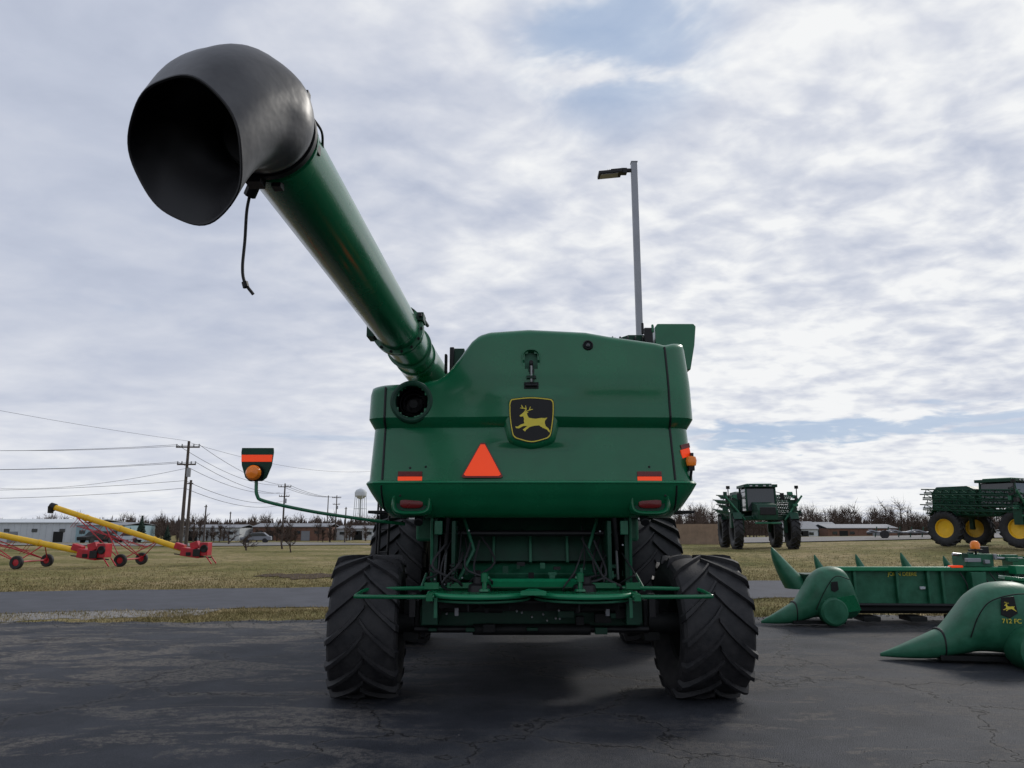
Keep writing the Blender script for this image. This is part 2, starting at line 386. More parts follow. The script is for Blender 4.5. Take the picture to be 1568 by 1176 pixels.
mb.lathe((.6,yy,3.565),[(.03,.055),(-.012,.055),(-.018,.045),(-.006,.036),(-.006,0)],'y',BLACK,28); mb.lathe((.6,yy-.008,3.565),[(0,.03),(-.012,.02),(-.016,0)],'y',GLASS,20)
mb.build('round_lamp')
def shield(s,y,w=.235,h=.232):
    ctrl=[(-.99,.70),(-.94,.88),(-.78,.95),(0,1.02),(.78,.95),(.94,.88),(.99,.70),(.97,.1),(.86,-.62),(.76,-.80),(.60,-.88),(0,-1.02),(-.60,-.88),(-.76,-.80),(-.86,-.62),(-.97,.1)]
    pp=smooth_path([(*q,0) for q in ctrl+[ctrl[0]]],4)[:-1]
    return [(q[0]*w*s,y,2.765+q[1]*h*s) for q in pp]
mb=MB(); mb.loft([shield(1.34,.12),shield(1.20,.03),shield(1.05,.004)],GREEN,caps=True); mb.build('badge_housing',angle=70)
mb=MB(); mb.loft([shield(1.0,.003),shield(1.0,-.010)],BLACK)
mb.loft([shield(.975,-.0105),shield(.975,-.0125),shield(.935,-.0125),shield(.935,-.0105)],LOGOY,caps=False)
def deer(mb,cx,cz,y,s,m=LOGOY):
    A=[(-19,8.5),(-18,6.5),(-13,7),(-11.5,3),(-12,-1),(-11,-4.5),(-17,-6.5),(-22,-10),(-26,-9.5),(-25,-12.5),(-20,-13),(-13,-9),(-6,-9),(-14,-15),(-10,-18),(-8,-15),(-2,-10.5),(6,-8.5),(13,-8),(19,-12),(26,-15),(30,-20),(31,-17),(28,-12.5),(24,-9),(22.5,-4),(23,0),(27,5),(22,4),(17,4.5),(8,3),(2,3.5),(-4,5),(-6,9),(-7,12),(-4,14),(-8,14.5),(-11,15),(-15,11.5)]
    mb.add([(cx+p[0]*s,y,cz+p[1]*s) for p in A],[tuple(range(len(A)))],m)
    for ln in([(-11,14.5),(-8,18),(-9,25)],[(-8.5,19),(-14,22),(-16,26)],[(-9,15),(-3,17),(-1,23)],[(-3,17.5),(3,19)],[(-12,20.5),(-18,21)]):
        for i in range(len(ln)-1):
            a=np.array(ln[i]);b=np.array(ln[i+1]); d=nrm(b-a); q=np.array([-d[1],d[0]])*.9
            mb.add([(cx+p[0]*s,y-.0006*(i+1),cz+p[1]*s) for p in(a-q,b-q*.5,b+q*.5,a+q)],[(0,1,2,3)],m)
deer(mb,-.005,2.755,-.0125,.0062)
mb.build('deer_badge',angle=50)
mb=MB(); xc=-.50
def slab(mb,poly,off,th,m):
    pr=[(x,surfYflat(z)-off,z) for x,z in poly]; mb.loft([[(p[0],p[1]+th,p[2]) for p in pr],pr],m)
def surfYflat(z): return .0+ .183*(z-2.152)
T=lambda w,h,z0:[(xc-w/2,z0+.015),(xc-w/2+.02,z0),(xc+w/2-.02,z0),(xc+w/2,z0+.015),(xc+.022,z0+h),(xc-.022,z0+h)]
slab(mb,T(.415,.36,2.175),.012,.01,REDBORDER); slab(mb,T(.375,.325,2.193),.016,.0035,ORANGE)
mb.build('slow_moving_vehicle_triangle')
mb=MB()
for xa in(-1.235,1.195):
    yo=surfY(xa,2.19)
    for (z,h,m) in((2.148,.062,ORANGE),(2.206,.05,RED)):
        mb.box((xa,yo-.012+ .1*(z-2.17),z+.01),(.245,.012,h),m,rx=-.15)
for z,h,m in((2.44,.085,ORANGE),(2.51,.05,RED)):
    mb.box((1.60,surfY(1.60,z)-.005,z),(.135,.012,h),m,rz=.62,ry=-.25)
mb.build('reflectors')
for xa in(-1.22,1.20):
    mb=MB(); y0=surfY(xa,1.95); z0=1.925
    mb.loft([oval(xa,z0,y0+.10,.215,.135,p=.6),oval(xa,z0,y0-.015,.20,.118,p=.6),oval(xa,z0,y0-.028,.185,.105,p=.6),oval(xa,z0,y0-.018,.17,.09,p=.6),oval(xa,z0,y0+.03,.155,.077,p=.6)],GREEN,caps=False)
    mb.loft([oval(xa,z0,y0+.028,.16,.08,p=.6),oval(xa,z0,y0+.028,.01,.01,p=.6)],DKGREEN,caps=False)
    mb.loft([oval(xa,z0,y0+.03,.12,.055,p=.6),oval(xa,z0,y0+.005,.115,.05,p=.6),oval(xa,z0,y0-.002,.09,.035,p=.6)],RED)
    mb.build('tail_light',angle=50)
mb=MB()
for x,z in((-1.08,2.29),(1.2,2.29),(-1.33,2.0),(1.35,2.0),(-1.24,2.28)):
    yy=surfY(x,z); mb.lathe((x,yy,z),[(.0,.012),(-.008,.01),(-.01,0)],'y',BLACK,12)
mb.build('bolts')
# lower interior
mb=MB()
for s in(-1,1):
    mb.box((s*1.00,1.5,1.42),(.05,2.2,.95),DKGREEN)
    mb.prism([(.32,1.86),(.5,1.86),(.62,1.15),(.5,1.0),(.42,1.1)],'x',s*1.02,s*1.05,GREEN2)
    mb.sweep([(s*.86,.30,1.80),(s*.90,.42,1.15)],.016,CHROME,10); mb.sweep([(s*.86,.30,1.80),(s*.885,.37,1.45)],.028,BLACK,10)
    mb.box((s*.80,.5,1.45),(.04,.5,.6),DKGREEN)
    mb.sweep([(s*1.15,.22,1.80),(s*1.15,.12,1.73)],.045,BLACK,16)
    mb.box((s*.96,.3,1.68),(.08,.05,.14),GREEN2)
    mb.box((s*1.35,1.2,1.84),(.7,1.8,.03),DARK)
    mb.sweep([(s*.75,.35,1.15),(s*.60,.45,1.45),(s*.72,.6,1.78)],.02,GREEN2,8)
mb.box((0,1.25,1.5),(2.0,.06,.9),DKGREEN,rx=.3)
mb.box((0,.9,1.83),(2.4,1.3,.04),DARK)
mb.box((0,.9,1.28),(1.5,.5,.08),GREEN2,rx=.5)
mb.sweep([(-1.02,.55,1.62),(1.02,.55,1.62)],.03,BLACK,12)
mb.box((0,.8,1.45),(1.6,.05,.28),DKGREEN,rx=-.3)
for x in(-.4,0,.4): mb.box((x,.75,1.45),(.03,.06,.3),GREEN2,rx=-.3)
mb.build('straw_chopper_housing',bevel=.006)
mb=MB()
for k in range(18):
    x=random.choice([-1,1])*random.uniform(.5,.98); y=random.uniform(.1,.5)
    mb.sweep(smooth_path([(x,y+.2,random.uniform(1.4,1.7)),(x+random.uniform(-.15,.15),y,random.uniform(1.2,1.35)),(x+random.uniform(-.25,.25),y-.05,random.uniform(1.08,1.2)),(x*.8,y+.3,1.0)],5),random.uniform(.008,.014),WIRE,6)
q=[(-.80+.02*math.cos(t),.1+.02*math.sin(t),1.33-t*.006) for t in np.linspace(0,36,110)]
mb.sweep(q,.006,BLACK,5)
for k in range(28):
    x=random.uniform(-1,1); mb.box((x,.35+random.uniform(-.1,.3),random.uniform(1.12,1.3)),(random.uniform(.02,.09),.04,random.uniform(.02,.08)),random.choice([DARK,BLACK,DKGREEN,GREEN2,GREEN2]))
for k in range(8): mb.lathe((random.choice([-1,1])*random.uniform(.6,1),.28,random.uniform(1.1,1.7)),[(0,0),(0,.009),(.03,.009)],'y',GALV,6)
mb.build('hydraulic_hoses')
# spreader
mb=MB()
def scall(r,n=18):
    pts=[]
    for cx,a0,a1 in((-.52,190,350),(.52,190,350)):
        for k in range(n+1):
            a=math.radians(a0+(a1-a0)*k/n); pts.append((cx+r*math.cos(a),.10+r*.95*math.sin(a)))
    return pts+[(1.02,.45),(-1.02,.45)]
pl=scall(.50)
mb.prism(pl,'z',1.035,1.06,GREEN)
mb.sweep([(p[0],p[1],1.045) for p in pl[:19]],.026,GREENL,10); mb.sweep([(p[0],p[1],1.045) for p in pl[19:38]],.026,GREENL,10)
mb.sweep([(p[0]*.98,p[1]+.03,.995) for p in pl[:19]],.012,GREEN2,8); mb.sweep([(p[0]*.98,p[1]+.03,.995) for p in pl[19:38]],.012,GREEN2,8)
for s in(-1,1):
    c=(s*.52,.10,0)
    mb.lathe(c,[(.975,.0),(.975,.42),(.985,.42),(.985,0)],'z',DARK,36)
    for k in range(6):
        a=k*math.pi/3+.3; mb.box((c[0]+.24*math.cos(a),c[1]+.24*math.sin(a),.945),(.34,.012,.07),DARK,rz=a)
    mb.lathe(c,[(1.06,.12),(1.12,.11),(1.14,.07),(1.20,.065),(1.21,0)],'z',BLACK,20)
    mb.sweep([(s*.47,.0,1.07),(s*.47,.0,1.18),(s*.43,.02,1.20)],.024,GREEN,10); mb.lathe((s*.47,0,1.2),[(-.04,.035),(.04,.035),(.05,0)],'z',GREEN,12)
    mb.lathe((s*.47,0,1.07),[(0,.06),(.02,.05),(.03,0)],'z',GREEN,14)
    mb.sweep(smooth_path([(s*.93,-.33,1.045),(s*1.3,-.38,1.05),(s*1.60,-.40,1.055),(s*1.655,-.36,1.06),(s*1.62,-.05,1.085),(s*1.5,.0,1.09),(s*.95,.02,1.10)],5),.019,GREEN,10)
    mb.box((s*.97,-.16,1.04),(.06,.42,.06),GREEN); mb.box((s*.99,.02,1.12),(.14,.05,.06),GREEN)
    mb.sweep([(s*1.1,.02,1.08),(s*1.1,.5,1.2)],.015,GREEN2,8)
    mb.box((s*.92,-.26,.94),(.03,.03,.18),GREEN2); mb.box((s*1.18,.1,.93),(.06,.1,.22),BLACK)
mb.prism([(-.12,-.36),(.12,-.36),(.04,-.1),(-.04,-.1)],'z',1.062,1.10,GREENL)
mb.box((0,.12,1.14),(.95,.06,.06),GREENL,rx=.4); mb.box((0,.2,1.11),(1.7,.05,.05),GREEN)
mb.sweep([(-1.0,.25,1.08),(1.0,.25,1.08)],.022,GREEN,10)
mb.box((0,.25,.965),(2.0,.5,.02),DARK)
mb.build('straw_spreader',bevel=.004)
mb=MB()
mb.box((0,.62,.74),(2.5,.24,.24),DKGREEN); mb.box((0,.45,.90),(1.9,.3,.10),DARK)
mb.sweep([(-1.2,.40,.66),(1.2,.40,.66)],.035,BLACK,12); mb.sweep([(-.6,.38,.66),(.6,.38,.66)],.055,DARK,12)
mb.box((0,2.6,.90),(2.1,3.0,.60),DARK); mb.box((0,4.1,.62),(2.6,.5,.45),DARK)
for s in(-1,1):
    mb.box((s*1.24,.55,.74),(.16,.22,.40),DARK); mb.sweep([(s*1.2,.5,.72),(s*1.55,.5,.70)],.11,DARK,16)
    mb.sweep([(s*.3,.4,.84),(s*.9,.3,.86)],.02,DARK,8)
    mb.box((s*1.02,.3,.86),(.16,.25,.26),DKGREEN)
    mb.box((s*.75,.15,.86),(.04,.04,.08),GALV); mb.box((s*.45,.1,.88),(.04,.04,.06),DARK)
for k in range(18): mb.lathe((random.uniform(-1.1,1.1),.28+random.uniform(-.1,.1),random.uniform(.74,.92)),[(-.02,.0),(-.02,.011),(.05,.011)],'y',random.choice([CHROME,GALV,DARK]),8)
for k in range(12): mb.box((random.uniform(-1.1,1.1),.3,random.uniform(.62,.9)),(random.uniform(.04,.18),.08,random.uniform(.03,.12)),random.choice([DARK,DKGREEN]))
mb.build('rear_axle',bevel=.008)
# tyres
def tyre(mb,c,R,W,rimR,N=20,steer=0,dirn=1,rimL=YEL,rimR_=YEL):
    tmp=MB()
    pr=[(W*.33,rimR*.97),(W*.40,rimR+.02),(W*.485,rimR+(R-rimR)*.35),(W*.50,rimR+(R-rimR)*.55),(W*.485,R*.88),(W*.45,R*.92),(W*.38,R*.938),(W*.2,R*.948),(0,R*.95)]
    full=[(-a,r) for a,r in pr]+[(a,r) for a,r in pr[::-1][1:]]
    tmp.lathe((0,0,0),full,'x',RUB,72)
    px=[p[0] for p in pr[::-1]][:6]; prr=[p[1] for p in pr[::-1]][:6]
    for s in(-1,1):
        for k in range(N):
            th0=2*math.pi*(k+(.5 if s<0 else 0))/N; rings=[]
            for u in(0,.2,.4,.6,.8,.93,1.0):
                x=s*(-.02+(W*.5+.03)*u); an=th0+dirn*(.38/R)*(u**.8)*W/.72
                xa=min(abs(x),W*.485); rb=float(np.interp(xa,px,prr))-.012
                rt=R if u<.85 else (R*.985 if u<.95 else R*.89)
                rb=min(rb,rt-.01)
                if u==1.0: rb=R*.86
                th=(.048+.04*u)/R*.5; tt=th*.6
                rings.append([(x,rr*math.cos(aa),rr*math.sin(aa)) for (aa,rr) in((an-th,rb),(an+th,rb),(an+tt,rt),(an-tt,rt))])
            tmp.loft(rings,RUB)
    tmp.lathe((0,0,0),[(-W*.33,rimR),(-W*.3,rimR*.92),(-W*.05,rimR*.86),(0,rimR*.3),(.02,0)],'x',rimL,40)
    tmp.lathe((0,0,0),[(W*.33,rimR),(W*.3,rimR*.92),(W*.05+.02,rimR*.86),(.05,rimR*.3),(.07,0)],'x',rimR_,40)
    Rm=Matrix.Rotation(steer,3,'Z')
    o=len(mb.v)
    vs=[Vector(c)+Rm@Vector(v) for v in tmp.v]
    for m in tmp.mats: mb.mi(m)
    mb.v.extend([tuple(v) for v in vs])
    for f,mm in zip(tmp.f,tmp.m): mb.f.append(tuple(i+o for i in f)); mb.m.append(mb.mats.index(tmp.mats[mm]))
for s,cx in((-1,-1.68),(1,1.745)):
    rl,rr_=(YEL,DARK) if s<0 else (DARK,YEL)
    mb=MB(); tyre(mb,(cx,.5,.69),.71,.68 if s<0 else .72,.36,N=17,steer=math.radians(4),rimL=rl,rimR_=rr_); mb.build('rear_wheel',angle=30)
    mb=MB(); tyre(mb,(s*1.84,4.1,.93),.96,.80,.46,N=20,rimL=rl,rimR_=rr_); mb.build('front_wheel',angle=30)
# top details
mb=MB()
mb.prism([(1.50,3.50),(1.50,4.02),(1.53,4.06),(1.96,4.06),(1.985,4.03),(1.96,3.80),(1.90,3.50)],'y',1.0,2.2,GREEN)
mb.prism([(1.05,3.5),(1.05,3.90),(1.2,3.95),(1.45,3.95),(1.48,3.5)],'y',1.1,2.0,DKGREEN)
mb.box((1.42,1.02,3.90),(.10,.06,.22),BLACK); mb.box((1.35,1.0,4.0),(.03,.03,.14),BLACK); mb.box((1.47,1.0,4.0),(.03,.03,.1),GREEN)
mb.prism([(.62,3.5),(.80,3.90),(1.05,3.92),(1.05,3.5)],'y',1.1,1.9,DKGREEN)
for k in range(7): mb.box((.82+.09*k,1.07,3.86),(.02,.05,.12),BLACK)
mb.box((-.87,.55,3.48),(.05,.05,.36),BLACK); mb.box((-.80,.6,3.55),(.14,.10,.20),DKGREEN); mb.box((-.94,.6,3.48),(.03,.08,.22),DARK)
mb.build('engine_deck',bevel=.02)
mb=MB()
mb.box((0,3.9,2.35),(2.9,3.2,1.7),GREEN2); mb.prism([(-1.45,3.2),(-1.6,3.75),(1.6,3.75),(1.45,3.2)],'y',2.6,5.4,GREEN2)
mb.box((0,6.3,2.55),(1.9,1.6,1.5),GLASS); mb.box((0,6.3,3.38),(2.1,1.9,.18),GREEN2); mb.box((0,6.3,1.7),(1.9,1.6,.25),GREEN2)
mb.box((0,7.6,1.1),(1.4,2.0,.8),GREEN2,rx=-.4)
mb.build('body_tank_and_cab',bevel=.04)
mb=MB()
for x in(-1.98,-1.86): mb.sweep([(x,2.6,1.2),(x+.03,2.6,2.75)],.018,BLACK,8)
for z in(1.35,1.65,1.95,2.25): mb.box((-1.92,2.6,z),(.12,.10,.02),BLACK)
mb.sweep([(-1.80,1.4,1.3),(-1.78,1.4,2.4)],.012,BLACK,8)
mb.box((-1.80,1.6,2.02),(.03,.2,.14),YEL)
mb.build('service_ladder')
# auger
mb=MB()
A=np.array(Lc(-1.285,3.50,3.735)); B=np.array(Lc(-1.11,8.6,3.62)); Dn=nrm(B-A)
mb.sweep([A+Dn*.06,A+Dn*.1,A+Dn*4.5,B],.222,GREEN,48)
mb.sweep([A+Dn*.035,A+Dn*.065],.224,BOOTIN,40)
def ringat(t,r,w,m,n=44):
    mb.sweep([A+Dn*(t-.004),A+Dn*t,A+Dn*(t+w),A+Dn*(t+w+.004)],[.215,r,r,.215],m,n)
J=3.72
ringat(J,.262,.03,GREEN); ringat(J+.06,.262,.03,GREEN); ringat(.085,.248,.035,BLACK); ringat(.17,.235,.02,GREEN); ringat(J+.7,.25,.03,GREEN)
for k in range(14):
    a=2*math.pi*k/14; u=nrm(np.cross(Dn,(0,0,1))); w=np.cross(Dn,u); q=A+.245*(math.cos(a)*u+math.sin(a)*w)
    mb.sweep([q+Dn*(J-.02),q+Dn*(J+.12)],.014,DARK,8)
mb.box(A+Dn*(J+.04)+np.array([-.26,0,-.04]),(.07,.22,.11),DKGREEN); mb.box(A+Dn*(J+.06)+np.array([.23,0,.12]),(.07,.22,.08),DKGREEN)
mb.sweep([A+Dn*(J-.1)+np.array([.24,0,.12]),A+Dn*(J+.3)+np.array([.26,0,.12])],.018,BLACK,8)
mb.sweep(smooth_path([A+Dn*.10+np.array([.22,0,.10]),A+Dn*.2+np.array([.24,0,.08]),A+Dn*.33+np.array([.21,0,.06])],5),.007,BLACK,8)
mb.box(A+Dn*.20+np.array([.215,0,-.02]),(.03,.08,.05),BLACK); mb.box(A+Dn*.12+np.array([-.07,0,-.25]),(.08,.09,.05),BLACK); mb.box(A+Dn*.2+np.array([.02,0,-.235]),(.05,.06,.04),BLACK)
mb.box(A+Dn*.06+np.array([.20,-.02,.175]),(.03,.05,.07),BLACK)
mb.sweep(smooth_path([B-Dn*.3,B,B+np.array([.1,.45,-.15]),B+np.array([.25,.8,-.6])],5),.24,GREEN,36)
mb.build('unloading_auger',angle=40)
# boot
keys=[(Lc(-1.285,3.575,3.735),.240,(-.04,-1,.02)),(Lc(-1.285,3.52,3.738),.262,(-.05,-1,.02)),(Lc(-1.325,3.44,3.75),.298,(-.12,-.98,-.02)),(Lc(-1.415,3.35,3.715),.335,(-.22,-.95,-.2)),(Lc(-1.48,3.255,3.59),.344,(-.30,-.88,-.34)),(Lc(-1.527,3.184,3.415),.335,(-.345,-.828,-.449))]
K=smooth_path([(*k[0],k[1],*k[2]) for k in keys],6)
def bring(q,n=64):
    c=q[:3]; nn=nrm(q[4:7]); u=nrm(np.cross(nn,(0,0,1))); w=np.cross(u,nn)
    return [c+q[3]*(math.cos(2*math.pi*j/n)*u+math.sin(2*math.pi*j/n)*w) for j in range(n)]
rings=[]
for i,q in enumerate(K):
    t=i/(len(K)-1); c=q[:3]; n2=[]
    for j,p in enumerate(bring(q)):
        a=2*math.pi*j/64; k=1+t*.018*math.sin(3*a+.6)+t*.012*math.sin(7*a)*(t>.5)+.016*math.sin(5*a+4*t)*(1-abs(2*t-1))+.010*math.sin(11*a+9*t)*(1-abs(2*t-1))
        n2.append(c+(p-c)*k)
    rings.append(n2)
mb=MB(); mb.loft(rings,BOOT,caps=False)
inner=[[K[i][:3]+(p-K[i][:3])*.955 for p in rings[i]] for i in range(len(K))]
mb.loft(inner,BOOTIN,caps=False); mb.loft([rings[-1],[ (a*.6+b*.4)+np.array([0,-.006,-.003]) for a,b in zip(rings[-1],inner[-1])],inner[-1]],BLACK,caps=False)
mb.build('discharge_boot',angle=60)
mb=MB()
q=[Lc(-1.455,3.83,3.50),Lc(-1.465,3.83,3.40),Lc(-1.475,3.86,3.25),Lc(-1.485,3.88,3.10),Lc(-1.475,3.9,3.02),Lc(-1.43,3.92,2.955)]
mb.sweep(smooth_path(q,8),.009,WIRE,8); mb.sweep([q[4],(q[4][0]+.01,q[4][1],q[4][2]-.03)],.018,BLACK,8); mb.sweep([Lc(-1.39,3.76,3.58),q[0]],.035,BLACK,10)
mb.build('hanging_cable')
mb=MB()
p=[(-1.45,1.3,1.72),(-1.9,1.25,1.77),(-2.5,1.15,1.86),(-3.0,1.02,1.97),(-3.10,1.0,2.04),(-3.12,1.0,2.20)]
mb.sweep(smooth_path(p,6),.02,GREEN,10)
mb.lathe((-3.13,.99,2.20),[(0,.03),(.02,.08),(.04,.085),(.05,.07),(.06,0)],'z',BLACK,24)
mb.lathe((-3.13,.93,2.29),[(.0,.085),(-.03,.085),(-.06,.065),(-.075,.0)],'y',AMBER,28); mb.lathe((-3.13,.98,2.29),[(-.05,.095),(.03,.095),(.05,.05),(.05,0)],'y',BLACK,28)
pl2=[(-.185,.15),(-.18,.20),(.18,.20),(.185,.15),(.17,.0),(.12,-.14),(.07,-.18),(-.07,-.18),(-.12,-.14),(-.17,.0)]
mb.prism([(-3.13+a,2.38+b_) for a,b_ in pl2],'y',1.0,1.03,DKGREEN)
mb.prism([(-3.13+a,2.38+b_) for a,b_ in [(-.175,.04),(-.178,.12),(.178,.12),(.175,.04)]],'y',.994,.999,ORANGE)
mb.build('warning_light_arm',bevel=.004)
mb=MB(); mb.lathe((1.64,.10,2.355),[(-.06,.0),(-.05,.045),(.0,.055),(.04,.045),(.05,0)],'z',AMBER,20); mb.box((1.64,.12,2.28),(.06,.06,.05),BLACK); mb.box((1.66,.16,2.36),(.03,.05,.16),BLACK); mb.sweep([(1.64,.10,2.27),(1.63,.16,2.12)],.014,BLACK,8); mb.box((1.62,.14,2.12),(.05,.04,.05),BLACK)
mb.build('side_marker_lamp')

# ================================================================ CORN HEADS
def section(x,zb,zt,yc,hw,n=24,p=.8):
    zm=(zb+zt)/2; hh=(zt-zb)/2; out=[]
    for j in range(n):
        t=2*math.pi*j/n; cs,sn=math.cos(t),math.sin(t)
        out.append((x,yc+hw*math.copysign(abs(cs)**p,cs),zm+hh*math.copysign(abs(sn)**p,sn)))
    return out
def divider(mb,st,sx=1,m=GREEN2,hwk=1):
    P=smooth_path(st,4)
    mb.loft([section(q[0]*sx,max(.02,q[1]),max(q[2],q[1]+.01),0,max(q[3],.006)*hwk) for q in P],m)
ST=[(0,.05,.09,.01),(.25,.04,.22,.10),(.5,.05,.36,.17),(.62,.08,.44,.20),(.78,.12,.66,.25),(.92,.15,.86,.28),(1.1,.14,.98,.30),(1.32,.12,1.0,.30),(1.47,.12,.92,.29),(1.57,.15,.66,.27),(1.62,.2,.45,.24)]
group('corn_header',(4.3,13.3,0))
mb=MB(); divider(mb,ST); mb.build('end_divider',angle=45)
mb=MB(); mb.loft([section(.56,.05,.415,0,.195),section(.575,.05,.425,0,.198)],BLACK)
mb.lathe((1.15,-.22,.27),[(-.14,.0),(-.13,.2),(-.10,.235),(.05,.24)],'y',GREEN2,28)
mb.prism([(1.2,.5),(1.5,.55),(1.6,.3),(1.3,.25)],'y',-.33,-.28,GREEN)
mb.prism([(1.12,.62),(1.13,.76),(1.24,.77),(1.25,.63),(1.18,.59)],'y',-.308,-.312,BLACK)
mb.sweep(smooth_path([(.85,-.29,.3),(1.0,-.32,.6),(1.2,-.33,.85),(1.45,-.31,.80)],5),.008,DARK,6)
mb.box((.95,.0,.08),(.9,.3,.06),DARK); mb.build('divider_details',bevel=.006)
mb=MB()
mb.box((3.1,.25,.62),(3.2,.05,.62),GREEN2); mb.box((3.1,.18,.95),(3.3,.14,.07),GREENL); mb.box((3.1,.17,.28),(3.3,.14,.09),BLACK)
mb.sweep([(1.5,.05,.35),(4.7,.05,.33)],.03,BLACK,10)
for x in(1.75,2.5,3.05,3.3,4.05,4.6): mb.box((x,.19,.62),(.05,.08,.62),GREEN2)
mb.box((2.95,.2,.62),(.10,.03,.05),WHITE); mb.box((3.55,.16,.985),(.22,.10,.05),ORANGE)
mb.box((3.1,.6,.25),(3.2,.6,.15),DARK)
for x in(1.9,2.7,3.5,4.3,5.1): mb.box((x,.15,.12),(.3,.4,.08),DARK)
mb.build('header_frame',bevel=.01)
text('frame_lettering','JOHN DEERE',.09,(2.62,.212,.855),LOGOY)
mb=MB()
for k,(x,z,w) in enumerate(((.62,1.30,.30),(1.42,1.16,.16),(2.2,1.17,.16),(3.05,1.20,.18),(3.85,1.14,.16))):
    rr=[]
    for t in np.linspace(0,1,9):
        zz=.55+(z-.55)*t; ww=w*(1-t)**.75+.012; cx=x+.42*w/.16*.5*(1-t)**1.3-.02
        rr.append([(cx+ww*math.cos(a)*(1.15 if math.cos(a)>0 else .55),1.0+ww*.8*math.sin(a),zz) for a in np.linspace(0,2*math.pi,15)[:-1]])
    mb.loft(rr,GREEN2)
mb.box((3.2,1.0,.72),(4.2,.5,.2),DKGREEN)
mb.build('row_snouts',angle=50)
mb=MB()
mb.box((3.95,.3,1.1),(.5,.4,.22),GREEN2); mb.box((4.6,.4,1.15),(1.0,.2,.06),GREEN,ry=.08); mb.sweep([(3.6,.3,1.2),(5.3,.3,1.05)],.03,CHROME,8)
mb.box((4.2,.35,1.25),(.12,.12,.16),BLACK); mb.box((3.85,.1,.65),(.25,.2,.5),GREEN2); mb.sweep([(3.7,.1,.5),(5.2,.1,.9)],.03,BLACK,8)
for k in range(12): mb.sweep(smooth_path([(3.6+.13*k,.15,.9),(3.65+.13*k,.05,.7+.03*(k%3)),(3.7+.15*k,.12,.45)],4),.012,WIRE,6)
mb.lathe((3.9,.1,1.30),[(0,.075),(.08,.08),(.13,.05),(.14,0)],'z',AMBER,18); mb.box((3.9,.1,1.27),(.2,.12,.04),BLACK); mb.sweep([(3.9,.1,1.2),(3.9,.1,1.3)],.02,BLACK,8)
mb.box((5.0,.35,1.0),(.8,.3,.25),GREEN); mb.box((5.2,.45,.6),(.7,.3,.6),GREEN2); mb.box((4.5,-.1,.95),(.25,.2,.14),GREENL); mb.box((5.6,0,.9),(.5,.4,.5),DKGREEN)
for k in range(20): mb.box((random.uniform(3.6,5.4),random.uniform(-.05,.4),random.uniform(.95,1.2)),(random.uniform(.05,.25),.08,random.uniform(.03,.12)),random.choice([GREEN2,BLACK,DKGREEN,GALV]))
mb.build('folding_linkage',bevel=.008)
S2=1.25
group('corn_header',(4.74,10.0,0),rz=-.16)
mb=MB(); divider(mb,ST,sx=S2,hwk=1.25); mb.build('end_divider',angle=45)
mb=MB(); mb.loft([section(.565*S2,.05,.415,0,.24),section(.565*S2+.016,.05,.425,0,.245)],BLACK)
mb.lathe((1.62,-.60,.24),[(-.12,.0),(-.11,.2),(-.07,.26),(.35,.27)],'y',GREEN2,32)
mb.sweep([(1.42,-.74,.16),(1.82,-.74,.16)],.05,GREEN2,12)
mb.lathe((.66*S2,-.245,.30),[(-.01,0),(-.01,.02),(.02,.02)],'y',CHROME,10)
mb.sweep(smooth_path([(.97,-.33,.35),(1.08,-.36,.62),(1.25,-.373,.80),(1.6,-.375,.88),(1.82,-.365,.80)],5),.008,DARK,6)
mb.prism([(1.32,.63),(1.34,.83),(1.49,.85),(1.51,.65),(1.415,.59)],'y',-.378,-.384,BLACK)
mb.box((1.2,.0,.08),(1.1,.4,.06),DARK)
mb.build('divider_details',bevel=.004)
mb=MB(); deer(mb,1.415,.72,-.3855,.0026); mb.build('deer_decal')
text('model_lettering','712 FC',.075,(1.43,-.386,.555),LOGOY)
mb=MB()
mb.box((2.9,.35,.62),(2.2,.05,.62),GREEN); mb.box((2.9,.28,.95),(2.2,.14,.08),GREENL); mb.box((2.9,.3,.28),(2.2,.14,.09),BLACK); mb.box((2.0,.25,1.0),(.7,.2,.05),GREEN,ry=.1)
mb.box((2.6,-.1,.5),(1.0,.6,.5),DKGREEN)
mb.build('header_frame',bevel=.01)

